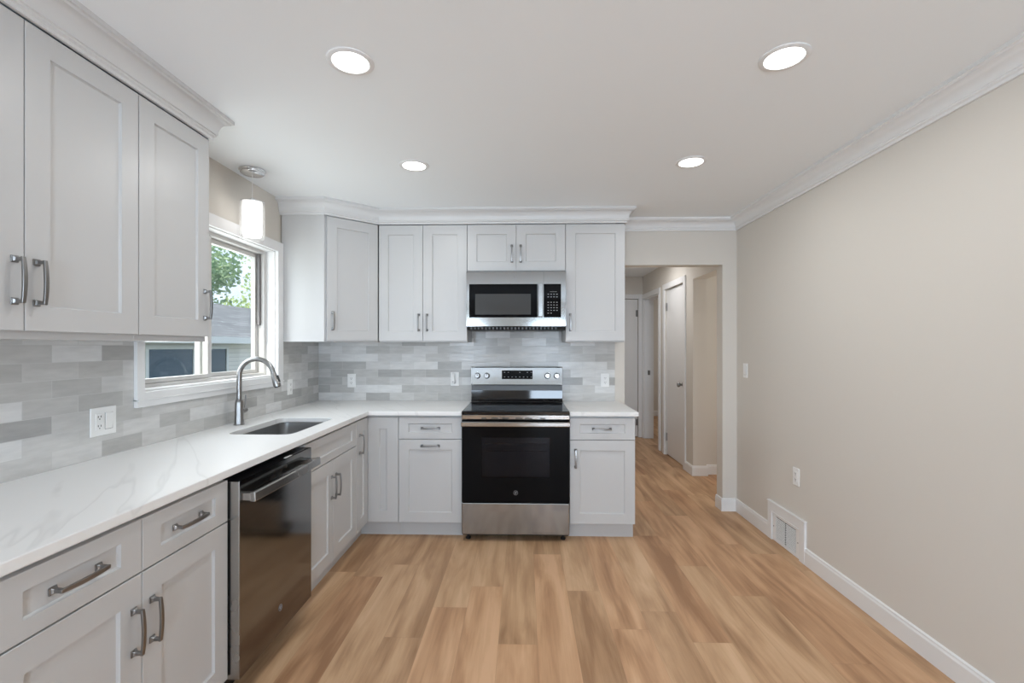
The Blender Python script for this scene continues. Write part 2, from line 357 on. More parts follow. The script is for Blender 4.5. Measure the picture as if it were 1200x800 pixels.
def tag(o, label, cat, group=None, kind=None):
    o['label'] = label
    if cat: o['category'] = cat
    if group: o['group'] = group
    if kind: o['kind'] = kind
    return o
def thing(name, label, cat, loc=(0, 0, 0), rz=0.0, group=None):
    o = bpy.data.objects.new(name, None); COL.objects.link(o); o.location = loc; o.rotation_euler = (0, 0, rz)
    o.empty_display_size = 0.05
    return tag(o, label, cat, group)
def structure(mb, name, mat, label, cat, bevel=0.0, smooth=False):
    return tag(mb.build(name, mat, None, bevel, smooth), label, cat, None, 'structure')
def copy_tree(o, parent=None):
    c = o.copy(); COL.objects.link(c)
    if parent is not None: c.parent = parent
    for ch in list(o.children): copy_tree(ch, c)
    return c

CEIL = 2.438
XL, YB, XR = -1.766, 3.935, 1.778       # drywall faces
TL, TB = -1.758, 3.927                  # tile faces

# ------------------------------------------------------------------ setting: floor, ceiling, walls
structure(MB().box(-1.9, 4.0, -3.4, 9.5, -0.12, 0.0), 'floor', 'floor', 'light oak plank floor running from the kitchen into the hall', 'floor')
structure(MB().box(-1.9, 4.0, -3.4, 9.5, CEIL, CEIL + 0.12), 'ceiling', 'ceil', 'flat white ceiling over kitchen and hall', 'ceiling')
w = MB()
WY0, WY1, WZ0, WZ1 = 2.09, 3.247, 1.165, 2.05     # sink window opening
w.box(XL - 0.16, XL, -3.4, WY0, 0, CEIL).box(XL - 0.16, XL, WY1, 4.05, 0, CEIL).box(XL - 0.16, XL, WY0, WY1, 0, WZ0).box(XL - 0.16, XL, WY0, WY1, WZ1, CEIL)
structure(w, 'wall_left', 'wall', 'beige wall behind the sink with a window in it', 'wall')
w = MB(); OX0, OX1, OZ = 0.845, 1.66, 2.06
w.box(XL, OX0, YB, 4.05, 0, CEIL).box(OX0, OX1, YB, 4.05, OZ, CEIL).box(OX1, 1.90, YB, 4.05, 0, CEIL)
structure(w, 'wall_back', 'wall', 'beige wall behind the range with an open passage at its right', 'wall')
structure(MB().box(XR, XR + 0.12, -3.4, 3.935, 0, CEIL), 'wall_right', 'wall', 'long blank beige wall on the right', 'wall')
w = MB()
DX0, DX1 = 0.12, 1.12; VX0, VX1 = -1.55, -0.95; DZ = 2.04
w.box(-1.9, VX0, -3.52, -3.4, 0, CEIL).box(VX1, DX0, -3.52, -3.4, 0, CEIL).box(DX1, XR + 0.12, -3.52, -3.4, 0, CEIL)
w.box(VX0, VX1, -3.52, -3.4, 0, 0.95).box(VX0, VX1, -3.52, -3.4, 1.92, CEIL).box(DX0, DX1, -3.52, -3.4, DZ, CEIL)
structure(w, 'wall_rear', 'wall', 'beige wall behind the camera with a glass door and a window', 'wall')
# hall walls
w = MB(); HX = 1.80
w.box(HX, HX + 0.14, 4.05, 5.0, 2.095, CEIL).box(HX, HX + 0.14, 5.0, 5.28, 0, CEIL).box(HX, HX + 0.14, 5.28, 5.98, 2.10, CEIL)
w.box(HX, HX + 0.14, 5.98, 6.25, 0, CEIL).box(HX, HX + 0.14, 6.25, 7.03, 2.09, CEIL).box(HX, HX + 0.14, 7.03, 7.1, 0, CEIL)
structure(w, 'wall_hall_right', 'wall', 'right wall of the hall with a white door and two openings', 'wall')
structure(MB().box(0.70, 0.835, 4.05, 7.1, 0, CEIL), 'wall_hall_left', 'wall', 'left wall of the hall, hidden behind the cabinets', 'wall')
structure(MB().box(0.70, 0.97, 7.1, 7.2, 0, CEIL).box(1.73, HX + 0.14, 7.1, 7.2, 0, CEIL).box(0.97, 1.73, 7.1, 7.2, 2.10, CEIL), 'wall_hall_end', 'wall', 'far end wall of the hall around a white door', 'wall')
structure(MB().box(HX + 0.141, 3.7, 5.06, 5.16, 0, CEIL).box(3.6, 3.7, 4.0, 5.06, 0, CEIL).box(1.90, 3.7, 3.94, 4.05, 0, CEIL), 'wall_side_room', 'wall', 'beige wall of the room seen through the opening beside the hall', 'wall')
structure(MB().box(HX + 0.14, 4.0, 9.3, 9.4, 0, CEIL).box(3.9, 4.0, 5.2, 9.3, 0, CEIL).box(1.2, HX + 0.14, 7.2, 9.4, 0, CEIL), 'wall_far_room', 'wall', 'beige wall of the far room seen through the open hall doorway', 'wall')

# crown mouldings
def crown_profile(p, h, z1=CEIL):
    z0 = z1 - h
    pr = [(0.0, z0), (0.012, z0), (0.012, z0 + 0.012), (0.020, z0 + 0.017), (0.020, z0 + 0.024)]
    for k in range(7):                                                     # S-shaped cove
        t = k / 6; o = 0.024 + (p - 0.036) * (1 - math.cos(t * math.pi / 2)); z = z0 + 0.026 + (h - 0.050) * math.sin(t * math.pi / 2)
        pr.append((o, z))
    pr += [(p - 0.008, z1 - 0.018), (p, z1 - 0.016), (p, z1), (0.0, z1)]
    return pr
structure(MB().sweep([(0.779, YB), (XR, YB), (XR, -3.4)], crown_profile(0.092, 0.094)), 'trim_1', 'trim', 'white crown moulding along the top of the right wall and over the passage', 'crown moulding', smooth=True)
CP = crown_profile(0.072, 0.112)
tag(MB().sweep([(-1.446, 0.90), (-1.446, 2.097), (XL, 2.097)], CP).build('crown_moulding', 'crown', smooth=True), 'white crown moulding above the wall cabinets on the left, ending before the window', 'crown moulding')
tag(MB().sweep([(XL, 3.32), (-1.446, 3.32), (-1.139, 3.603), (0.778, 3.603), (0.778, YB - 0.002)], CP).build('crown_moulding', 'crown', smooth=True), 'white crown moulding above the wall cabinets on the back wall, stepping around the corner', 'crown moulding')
# baseboards
BP = [(0.0, 0.0), (0.014, 0.0), (0.014, 0.085), (0.010, 0.094), (0.010, 0.101), (0.0, 0.106)]
structure(MB().sweep([(OX1, 4.05), (OX1, YB), (XR, YB), (XR, 3.412)], BP), 'baseboard_back', 'trim', 'white baseboard wrapping the wall end beside the passage', 'baseboard')
structure(MB().sweep([(XR, 2.972), (XR, -3.4)], BP), 'baseboard_right', 'trim', 'white baseboard running along the right wall towards the camera', 'baseboard')
structure(MB().sweep([(HX, 5.21), (HX, 5.0), (HX + 0.14, 5.0), (HX + 0.14, 5.06), (3.6, 5.06)], BP), 'baseboard_hall', 'trim', 'white baseboard at the wall end in the hall', 'baseboard')
structure(MB().sweep([(HX + 0.14, 9.3), (3.9, 9.3)], BP), 'baseboard_far', 'trim', 'white baseboard in the far room seen through the doorway', 'baseboard')
# raised trim around the return-air grille
v = MB(); vx0, vx1 = XR - 0.016, XR
v.prism([(3.412, 0), (3.412, 0.262), (2.972, 0.262), (2.972, 0), (3.030, 0), (3.030, 0.205), (3.362, 0.205), (3.362, 0)], 0, vx0, vx1)
v.prism([(3.416, 0.262), (3.416, 0.272), (2.968, 0.272), (2.968, 0.262)], 0, vx0 - 0.004, vx1)
v.prism([(3.362, 0.199), (3.362, 0.205), (3.030, 0.205), (3.030, 0.199)], 0, vx0 - 0.004, vx1)
structure(v, 'trim_2', 'trim', 'white raised trim framing the air grille in the right baseboard', 'trim', bevel=0.0015)

# doors and casings in the hall
def casing(mb, x_face, y0, y1, ztop, w=0.07, t=0.016):
    mb.box(x_face - t, x_face, y0 - w, y0, 0, ztop + w).box(x_face - t, x_face, y1, y1 + w, 0, ztop + w).box(x_face - t, x_face, y0, y1, ztop, ztop + w)
c = MB(); casing(c, HX, 5.28, 5.98, 2.10)
structure(c, 'trim_3', 'trim', 'white casing around the closed white door on the right of the hall', 'door casing', bevel=0.003)
c = MB(); c.box(HX - 0.016, HX, 6.18, 6.25, 0, 2.16).box(HX - 0.016, HX, 7.03, 7.094, 0, 2.16).box(HX - 0.016, HX, 6.25, 7.03, 2.09, 2.16)
c.box(HX + 0.0, HX + 0.14, 7.012, 7.03, 0, 2.09).box(HX, HX + 0.14, 6.25, 6.268, 0, 2.09).box(HX, HX + 0.14, 6.268, 7.012, 2.072, 2.09)
o_ = structure(c, 'trim_4', 'trim', 'white casing and jamb of the open doorway at the far right of the hall', 'door casing', bevel=0.003)
MB().box(HX + 0.05, HX + 0.085, 7.008, 7.012, 0.95, 1.02).build('strike_plate', 'nickel', o_)
c = MB().box(0.90, 0.97, 7.084, 7.1, 0, 2.17).box(1.73, 1.792, 7.084, 7.1, 0, 2.17).box(0.97, 1.73, 7.084, 7.1, 2.10, 2.17)
structure(c, 'trim_5', 'trim', 'white casing around the door at the end of the hall', 'door casing', bevel=0.003)
d = thing('door_1', 'closed white slab door with round knob on the right of the hall', 'door', (HX + 0.03, 5.63, 0)); d['kind'] = 'structure'
MB().box(-0.012, 0.028, -0.345, 0.345, 0.012, 2.094).build('leaf', 'trim', d, 0.002)
k = MB().lathe([(0.031, 0.0), (0.031, -0.006), (0.012, -0.010), (0.012, -0.034), (0.024, -0.042), (0.029, -0.056), (0.024, -0.068), (0.006, -0.073)], (-0.012, -0.275, 0.94), 0, 24).build('knob', 'nickel', d, smooth=True)
for z in (0.23, 1.88): MB().box(-0.020, -0.012, 0.318, 0.348, z - 0.05, z + 0.05).build('hinge', 'nickel', d, 0.002)
d = thing('door_2', 'closed white slab door at the end of the hall', 'door', (1.35, 7.13, 0)); d['kind'] = 'structure'
MB().box(-0.375, 0.375, -0.02, 0.02, 0.012, 2.094).build('leaf', 'trim', d, 0.002)
for z in (0.23, 1.88): MB().box(0.345, 0.377, -0.03, -0.02, z - 0.05, z + 0.05).build('hinge', 'nickel', d, 0.002)

# ------------------------------------------------------------------ sink window
wn = thing('window_1', 'white sliding window above the sink looking out to a neighbouring house', 'window', (XL, 2.67, WZ0)); wn['kind'] = 'structure'
def wchild(mb, name, mat, parent=wn, bevel=0.0015):
    off = Vector((XL, 2.67, WZ0))
    for v_ in mb.bm.verts: v_.co -= off
    return mb.build(name, mat, parent, bevel)
c = MB(); cw = 0.068
CX0, CX1 = XL, XL + 0.024
c.box(CX0, CX1, WY0 - 0.043, WY0, WZ0 - cw, WZ1 + cw).box(CX0, CX1, WY1, 3.318, WZ0 - cw, WZ1 + cw).box(CX0, CX1, WY0, WY1, WZ1, WZ1 + cw).box(CX0, CX1, WY0, WY1, WZ0 - cw, WZ0)
c.box(CX0, CX1 + 0.006, WY0 - 0.043, 3.318, WZ0 - cw + 0.028, WZ0 - cw + 0.036)
wchild(c, 'casing', 'trim')
jx0 = XL - 0.16
c = MB().box(jx0, XL, WY0, WY0 + 0.006, WZ0, WZ1).box(jx0, XL, WY1 - 0.006, WY1, WZ0, WZ1).box(jx0, XL, WY0 + 0.006, WY1 - 0.006, WZ1 - 0.006, WZ1).box(jx0, XL + 0.004, WY0 + 0.006, WY1 - 0.006, WZ0, WZ0 + 0.010)
wchild(c, 'jamb', 'trim')
fx0, fx1 = -1.905, -1.825; ya, yb, za, zb = WY0 + 0.006, WY1 - 0.006, WZ0 + 0.010, WZ1 - 0.006
c = MB().box(fx0, fx1, ya, ya + 0.03, za, zb).box(fx0, fx1, yb - 0.03, yb, za, zb).box(fx0, fx1, ya + 0.03, yb - 0.03, zb - 0.022, zb).box(fx0, fx1, ya + 0.03, yb - 0.03, za, za + 0.018)
wchild(c, 'frame', 'vinyl')
def sash(name, y0, y1, x0, x1, st=0.034):
    z0, z1 = za + 0.02, zb - 0.024
    c = MB().box(x0, x1, y0, y0 + st, z0, z1).box(x0, x1, y1 - st, y1, z0, z1).box(x0, x1, y0 + st, y1 - st, z0, z0 + 0.022).box(x0, x1, y0 + st, y1 - st, z1 - 0.028, z1)
    s_ = wchild(c, name, 'vinyl')
    g = MB().box((x0 + x1) / 2 - 0.002, (x0 + x1) / 2 + 0.002, y0 + st, y1 - st, z0 + 0.022, z1 - 0.028)
    wchild(g, 'pane', 'pane', s_, 0)
sash('sash', ya + 0.03, 2.675, -1.862, -1.832)
sash('sash', 2.625, yb - 0.032, -1.898, -1.868)
wchild(MB().box(-1.862, -1.846, yb - 0.052, yb - 0.0305, za + 0.35, zb - 0.024), 'screen_track', 'screen_frame')
wchild(MB().box(-1.832, -1.822, 2.64, 2.662, 1.55, 1.60), 'latch', 'vinyl')

# rear openings (behind the camera)
g_ = thing('door_3', 'glazed patio door in the wall behind the camera', 'door', (0.62, -3.46, 0)); g_['kind'] = 'structure'
MB().box(-0.5, -0.42, -0.03, 0.03, 0, 2.035).box(0.42, 0.5, -0.03, 0.03, 0, 2.035).box(-0.42, 0.42, -0.03, 0.03, 0, 0.12).box(-0.42, 0.42, -0.03, 0.03, 1.95, 2.035).build('frame', 'trim', g_)
MB().box(-0.42, 0.42, -0.004, 0.004, 0.12, 1.95).build('pane', 'pane', g_)
g_ = thing('window_2', 'window in the wall behind the camera', 'window', (-1.25, -3.46, 0.95)); g_['kind'] = 'structure'
MB().box(-0.3, -0.25, -0.03, 0.03, 0, 0.97).box(0.25, 0.3, -0.03, 0.03, 0, 0.97).box(-0.25, 0.25, -0.03, 0.03, 0, 0.05).box(-0.25, 0.25, -0.03, 0.03, 0.92, 0.97).build('frame', 'trim', g_)
MB().box(-0.25, 0.25, -0.004, 0.004, 0.05, 0.92).build('pane', 'pane', g_)

# ------------------------------------------------------------------ backsplashes
b = MB()
b.box(XL + 0.0004, TL, 0.90, WY0 - 0.044, 0.9145, 1.41).box(XL + 0.0004, TL, WY0 - 0.044, 3.3185, 0.9145, WZ0 - cw - 0.0005).box(XL + 0.0004, TL, 3.3185, TB, 0.9145, 1.41)
tag(b.build('tile_backsplash', 'tile_left'), 'grey glazed subway tile backsplash under the window along the left wall', 'backsplash')
b = MB().box(TL + 0.0004, -0.443, TB, YB - 0.0004, 0.9145, 1.41).box(-0.443, 0.3205, TB, YB - 0.0004, 0.90, 1.60).box(0.3205, 0.762, TB, YB - 0.0004, 0.9145, 1.41)
tag(b.build('tile_backsplash', 'tile_back'), 'grey glazed subway tile backsplash behind the range on the back wall', 'backsplash')

# ------------------------------------------------------------------ cabinet hardware
def make_handle_mesh():
    """pull 0.135 long along local Z, standing out along local -Y: two square feet, flared posts, bowed flat bar"""
    b = MB(); h = 0.060
    for sgn in (-1, 1):
        z = sgn * h
        b.box(-0.010, 0.010, -0.004, 0.0, z - 0.010, z + 0.010)
        rings = []
        for hw, y in ((0.0085, -0.004), (0.0055, -0.010), (0.0048, -0.024), (0.0052, -0.030)):
            rings.append([b.bm.verts.new((sx * hw, y, z + sz * hw)) for sx, sz in ((-1, -1), (1, -1), (1, 1), (-1, 1))])
        for A, B in zip(rings, rings[1:]):
            for i in range(4): b.bm.faces.new((A[i], A[(i + 1) % 4], B[(i + 1) % 4], B[i]))
        b.bm.faces.new(rings[0]); b.bm.faces.new(rings[-1])
    n = 10; rings = []
    for i in range(n + 1):
        t = -1 + 2 * i / n; z = t * 0.066; y = -0.027 - 0.005 * (1 - t * t); hw = 0.0050 + 0.0012 * (1 - t * t)
        rings.append([b.bm.verts.new((sx * hw, y + sy * 0.0036, z)) for sx, sy in ((-1, -1), (1, -1), (1, 1), (-1, 1))])
    for A, B in zip(rings, rings[1:]):
        for i in range(4): b.bm.faces.new((A[i], A[(i + 1) % 4], B[(i + 1) % 4], B[i]))
    b.bm.faces.new(rings[0]); b.bm.faces.new(rings[-1])
    o = b.build('handle', 'nickel', None, 0.0014)
    return o
HANDLE0 = make_handle_mesh(); HANDLE_USED = []
def add_handle(parent, x, z, horizontal=False, y=-0.020):
    o = HANDLE0 if not HANDLE_USED else HANDLE0.copy()
    if HANDLE_USED: COL.objects.link(o)
    HANDLE_USED.append(o)
    o.parent = parent; o.location = (x, y, z); o.rotation_euler = (0, R(90) if horizontal else 0, 0)
    return o
def shaker(name, parent, x0, x1, z0, z1, st=0.072, rl=None, t=0.020, rec=0.009):
    """framed door or drawer front: flat frame, sloped inner edge, recessed panel; front at y=-t"""
    rl = st if rl is None else rl
    b = MB(); bm = b.bm; e = 0.0045
    def ring(dx, dz, y): return [bm.verts.new((x, y, z)) for x, z in ((x0 + dx, z0 + dz), (x1 - dx, z0 + dz), (x1 - dx, z1 - dz), (x0 + dx, z1 - dz))]
    rs = [ring(0, 0, 0), ring(0, 0, -t + 0.0012), ring(0.0012, 0.0012, -t), ring(st, rl, -t), ring(st + e * 0.35, rl + e * 0.35, -t + rec * 0.55), ring(st + e, rl + e, -t + rec)]
    for A, B in zip(rs, rs[1:]):
        for i in range(4): bm.faces.new((A[i], A[(i + 1) % 4], B[(i + 1) % 4], B[i]))
    bm.faces.new(rs[-1]); bm.faces.new(rs[0][::-1])
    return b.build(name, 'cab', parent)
G = 0.0015
def open_box(b, w, dpt, z0, z1, t=0.018):
    b.box(0, t, 0, dpt, z0, z1).box(w - t, w, 0, dpt, z0, z1).box(t, w - t, dpt - t, dpt, z0, z1).box(t, w - t, 0, dpt - t, z0, z0 + t).box(t, w - t, 0, t, z0 + t, z1)
def base_cabinet(label, loc, rz, w, fronts, dpt=0.61, toe=0.052):
    """fronts: list of (kind, x0, x1, z0, z1, handle x or None, handle z, horizontal)"""
    c = thing('base_cabinet', label, 'cabinet', loc, rz)
    b = MB(); open_box(b, w, dpt, 0.114, 0.8835); b.build('body', 'cab', c)
    MB().box(0, w, toe, toe + 0.016, 0.0, 0.1138).box(0.02, 0.036, toe + 0.016, dpt - 0.03, 0, 0.1138).box(w - 0.036, w - 0.02, toe + 0.016, dpt - 0.03, 0, 0.1138).build('toe_kick', 'cab', c)
    for f in fronts:
        kind, x0, x1, z0, z1, hx, hz, hor = f
        o = shaker(kind, c, x0 + G, x1 - G, z0, z1, 0.072 if kind == 'door' else 0.070, None if kind == 'door' else 0.044)
        if hx is not None: add_handle(o, hx, hz, hor, -0.020 if not (kind == 'drawer') else -0.011)
    return c
def wall_cabinet(label, loc, rz, w, z0, z1, doors, dpt=0.305, lip=0.0):
    """doors: (x0, x1, handle x, handle z)"""
    c = thing('wall_cabinet', label, 'cabinet', loc, rz)
    MB().box(0, w, 0, dpt, z0 - 0.010 - lip, 2.329).build('body', 'cab', c, 0.001)
    for x0, x1, hx, hz in doors:
        o = shaker('door', c, x0 + G, x1 - G, z0, z1)
        add_handle(o, hx, hz)
    return c
ZD0, ZD1, ZW0, ZW1 = 0.116, 0.709, 0.714, 0.868       # base door and drawer heights
FX = -1.1435                                           # face of left base carcasses
RZ = R(90)
# left run, camera side
base_cabinet('white base cabinet with two drawers and two doors left of the dishwasher', (FX, 0.940, 0), RZ, 0.7925,
             [('drawer', 0.0, 0.397, ZW0, ZW1, 0.205, 0.789, True), ('drawer', 0.397, 0.7925, ZW0, ZW1, 0.596, 0.789, True),
              ('door', 0.0, 0.397, ZD0, ZD1, 0.366, 0.553, False), ('door', 0.397, 0.7925, ZD0, ZD1, 0.432, 0.553, False)])
sx0 = 2.344
base_cabinet('white sink base cabinet with false drawer panel and paired doors right of the dishwasher', (FX, sx0, 0), RZ, 3.0775 - sx0,
             [('false_front', 0.0, 3.0775 - sx0, ZW0, ZW1, None, 0, True), ('door', 0.0, 0.366, ZD0, ZD1, 0.334, 0.553, False), ('door', 0.366, 3.0775 - sx0, ZD0, ZD1, 0.398, 0.553, False)])
# corner base with two leaves
cb = thing('corner_base_cabinet', 'white corner base cabinet with two narrow door leaves meeting in the inner corner', 'cabinet', (FX, 3.329, 0))
MB().box(XL - FX + 0.010, 0, -0.2505, 0.590, 0.114, 0.8835).box(0, 0.2405, 0.0, 0.590, 0.114, 0.8835).build('body', 'cab', cb)
MB().box(-0.068, -0.052, -0.2505, 0.052, 0, 0.1138).box(-0.052, 0.2405, 0.052, 0.068, 0, 0.1138).build('toe_kick', 'cab', cb)
o = shaker('door', cb, 0, 0.2275, ZD0, ZW1, 0.080); o.location = (0, -0.249, 0); o.rotation_euler = (0, 0, RZ); add_handle(o, 0.060, 0.709)
o = shaker('door', cb, 0.0215, 0.2395, ZD0, ZW1, 0.082)
# back run
FY = 3.329
base_cabinet('white base cabinet with a drawer and a pull-out front between the corner and the range', (-0.9015, FY, 0), 0, 0.4575,
             [('drawer', 0, 0.4575, ZW0, ZW1, 0.229, 0.789, True), ('door', 0, 0.4575, ZD0, ZD1, 0.229, 0.665, True)], 0.595)
base_cabinet('white base cabinet with one drawer and one door right of the range', (0.3225, FY, 0), 0, 0.4635,
             [('drawer', 0, 0.4635, ZW0, ZW1, 0.229, 0.789, True), ('door', 0, 0.4635, ZD0, ZD1, 0.042, 0.580, False)], 0.595)
# wall cabinets
UX = -1.466; ZU0, ZU1 = 1.420, 2.321
wall_cabinet('white wall cabinet with two doors at the far left edge', (UX, 0.905, 0), RZ, 0.8005, ZU0, ZU1,
             [(0.0, 0.402, 0.374, 1.563), (0.402, 0.8005, 0.434, 1.563)], 0.292, 0.014)
wall_cabinet('white wall cabinet with one door just left of the window', (UX, 1.7065, 0), RZ, 0.390, ZU0, ZU1, [(0, 0.390, 0.358, 1.563)], 0.292, 0.014)
UY = 3.623
wall_cabinet('white wall cabinet with two doors left of the microwave', (-1.1375, UY, 0), 0, 0.693, ZU0, ZU1,
             [(0, 0.3465, 0.314, 1.563), (0.3465, 0.693, 0.379, 1.563)], 0.303)
wall_cabinet('short white wall cabinet with two doors directly above the microwave', (-0.4435, UY, 0), 0, 0.763, 1.962, ZU1,
             [(0, 0.3815, 0.3475, 2.095), (0.3815, 0.763, 0.4155, 2.095)], 0.303)
wall_cabinet('white wall cabinet with one door right of the microwave', (0.3205, UY, 0), 0, 0.457, ZU0, ZU1, [(0, 0.457, 0.036, 1.563)], 0.303)
# diagonal corner wall cabinet
dc = thing('corner_wall_cabinet', 'white diagonal corner wall cabinet between the window and the back wall', 'cabinet', (-1.446, 3.32, 0))
p0, p1 = Vector((-1.446, 3.32)), Vector((-1.139, 3.605)); dv = (p1 - p0); L_ = dv.length; dv.normalize(); ang = math.atan2(dv.y, dv.x)
nrm = Vector((dv.y, -dv.x))
q0, q1 = p0 - nrm * 0.012 + dv * 0.0, p1 - nrm * 0.015
poly = [(TL + 0.001 + 1.446, 0.0), (0.0, 0.0), (q0.x + 1.446 + 0.004, q0.y - 3.32 + 0.004), (q1.x + 1.446, q1.y - 3.32 + 0.0), (q1.x + 1.446, TB - 0.001 - 3.32), (TL + 0.001 + 1.446, TB - 0.001 - 3.32)]
MB().prism(poly, 2, ZU0 - 0.010, 2.329).build('body', 'cab', dc)
o = shaker('door', dc, 0.020, L_ - 0.010, ZU0, ZU1); o.rotation_euler = (0, 0, ang); o.location = (-nrm.x * 0.013, -nrm.y * 0.013, 0)
add_handle(o, 0.058, 1.563)

# ------------------------------------------------------------------ countertops, sink, faucet
def rrect(x0, x1, y0, y1, r, n=6):
    pts = []
    for cx, cy, a0 in ((x1 - r, y1 - r, 0), (x0 + r, y1 - r, 90), (x0 + r, y0 + r, 180), (x1 - r, y0 + r, 270)):
        for k in range(n + 1):
            a = R(a0 + 90 * k / n); pts.append((cx + r * math.cos(a), cy + r * math.sin(a)))
    return pts
SX0, SX1, SY0, SY1 = -1.572, -1.222, 2.400, 2.975
b = MB(); bm = b.bm
outer = [(XL + 0.001, 0.915), (-1.109, 0.915), (-1.109, 3.282), (-0.4445, 3.282), (-0.4445, YB - 0.001), (XL + 0.001, YB - 0.001)]
hole = rrect(SX0, SX1, SY0, SY1, 0.055)
def loop(pts, z):
    vs = [bm.verts.new((x, y, z)) for x, y in pts]; return vs, [bm.edges.new((vs[i], vs[(i + 1) % len(vs)])) for i in range(len(vs))]
v1, e1 = loop(outer, 0.914); v2, e2 = loop(hole, 0.914)
bmesh.ops.triangle_fill(bm, edges=e1 + e2, use_beauty=True)
ex = bmesh.ops.extrude_face_region(bm, geom=list(bm.faces))
for v_ in ex['geom']:
    if isinstance(v_, bmesh.types.BMVert): v_.co.z = 0.884
ct = tag(b.build('countertop', 'quartz', None, 0.003), 'L-shaped white quartz countertop with the sink cut into it', 'countertop')
tag(MB().box(0.3215, 0.804, 3.282, YB - 0.001, 0.884, 0.914).build('countertop', 'quartz', None, 0.003), 'short white quartz countertop right of the range', 'countertop')
sk = thing('sink', 'stainless steel undermount sink below the window', 'sink', ((SX0 + SX1) / 2, (SY0 + SY1) / 2, 0.70))
b = MB(); bm = b.bm; cx, cy = (SX0 + SX1) / 2, (SY0 + SY1) / 2
def lp(d, r, z):
    return [bm.verts.new((x - cx, y - cy, z - 0.70)) for x, y in rrect(SX0 - d, SX1 + d, SY0 - d, SY1 + d, r)]
ls = [lp(0.030, 0.07, 0.8835), lp(0.004, 0.055, 0.8835), lp(0.002, 0.05, 0.84), lp(-0.004, 0.045, 0.735), lp(-0.018, 0.04, 0.712), lp(-0.045, 0.03, 0.706)]
for A, B in zip(ls, ls[1:]):
    for i in range(len(A)): bm.faces.new((A[i], A[(i + 1) % len(A)], B[(i + 1) % len(A)], B[i]))
bm.faces.new(ls[-1])
so = b.build('basin', 'sink', sk, smooth=True); m_ = so.modifiers.new('solid', 'SOLIDIFY'); m_.thickness = 0.0012; m_.offset = -1
MB().lathe([(0.045, 0.007), (0.045, 0.010), (0.036, 0.011), (0.030, 0.0075), (0.004, 0.0075)], (0, 0.02, 0), 2, 28).build('drain', 'chrome', sk, smooth=True)

fc = thing('faucet', 'brushed gooseneck pull-down faucet behind the sink', 'faucet', (-1.683, 2.70, 0.914))
b = MB().lathe([(0.030, 0.0), (0.030, 0.004), (0.0265, 0.006), (0.0245, 0.05), (0.0225, 0.128), (0.0215, 0.134), (0.0165, 0.150)], (0, 0, 0), 2, 8)
b.build('body', 'faucet', fc, 0.001)
pts = [(0, 0, 0.148), (0, 0, 0.20), (0, 0, 0.255)]
for k in range(1, 15):
    a = math.pi - math.pi * 0.93 * k / 14; pts.append((0.1025 + 0.1025 * math.cos(a), 0, 0.285 + 0.1025 * math.sin(a)))
end = Vector(pts[-1]); dr = (end - Vector(pts[-2])).normalized()
MB().tube(pts, 0.0142, 16).build('spout', 'faucet', fc, smooth=True)
h0 = end + dr * 0.001
b = MB().tube([h0, h0 + dr * 0.012, h0 + dr * 0.016, h0 + dr * 0.075, h0 + dr * 0.086], [0.0150, 0.0150, 0.0160, 0.0215, 0.0195], 18)
sh = b.build('spray_head', 'faucet', fc, smooth=True)
pv = Vector((0.96, 0, 0.25)).normalized()
bc = h0 + dr * 0.040 + Vector((0.0195, 0, 0.004))
MB().tube([bc - dr * 0.020, bc + dr * 0.022], 1.0, rect=(0.012, 0.008)).build('button', 'black', sh, 0.002)
MB().tube([h0 + dr * 0.0861, h0 + dr * 0.089], [0.017, 0.016], 18).build('aerator', 'black', sh)
MB().tube([(0, 0.018, 0.078), (0, 0.042, 0.078), (0, 0.046, 0.078), (0, 0.066, 0.078)], [0.0125, 0.0125, 0.0155, 0.0145], 18).build('valve_hub', 'faucet', fc, smooth=True)
MB().tube([(0, 0.056, 0.090), (0.002, 0.058, 0.125), (0.004, 0.062, 0.170)], [0.0050, 0.0042, 0.0050], 12).build('lever', 'faucet', fc, smooth=True)

# ------------------------------------------------------------------ emblem used on the appliances
def emblem(parent, c, r, axis, mat='mark', name='emblem'):
    """ring with a looping monogram inside; lies on a face whose normal is -Y (axis 1) or +X (axis 0)"""
    b = MB()
    def P(u, v, d):
        return (c[0] + u, c[1] - d, c[2] + v) if axis == 1 else (c[0] + d, c[1] + u, c[2] + v)
    ring = [P(r * math.cos(2 * math.pi * k / 28), r * math.sin(2 * math.pi * k / 28), 0.0006) for k in range(29)]
    b.tube(ring, r * 0.075, 6)
    for s_ in (-1, 1):
        cur = [P(s_ * r * (0.22 + 0.30 * math.cos(t)), r * (0.42 * math.sin(t) + 0.10 * math.sin(2 * t) * s_), 0.0006) for t in [2 * math.pi * k / 20 * 0.86 for k in range(21)]]
        b.tube(cur, r * 0.065, 6)
    b.tube([P(-r * 0.5, -r * 0.1, 0.0006), P(0, r * 0.08, 0.0006), P(r * 0.5, -r * 0.02, 0.0006)], r * 0.06, 6)
    return b.build(name, mat, parent)

# ------------------------------------------------------------------ dishwasher
dw = thing('dishwasher', 'dark stainless dishwasher with bar handle under the left countertop', 'dishwasher', (FX, 2.038, 0))
def dbox(b, X0, X1, Y0, Y1, z0, z1): return b.box(X0 - FX, X1 - FX, Y0 - 2.038, Y1 - 2.038, z0, z1)
dbox(MB(), -1.72, -1.139, 1.740, 2.336, 0.10, 0.862).build('tub', 'black', dw)
dbox(MB(), -1.21, -1.19, 1.740, 2.336, 0.0, 0.0995).build('toe_kick', 'black', dw)
b = MB(); dbox(b, -1.135, -1.0845, 1.7405, 2.3355, 0.104, 0.860)
db = b.build('door', 'steel_bar', dw, 0.002)
dbox(MB(), -1.0845, -1.0835, 1.741, 2.335, 0.106, 0.862).build('front_panel', 'steel_y', db)
dbox(MB(), -1.135, -1.087, 1.741, 2.335, 0.8602, 0.8625).build('control_strip', 'black_glass', db)
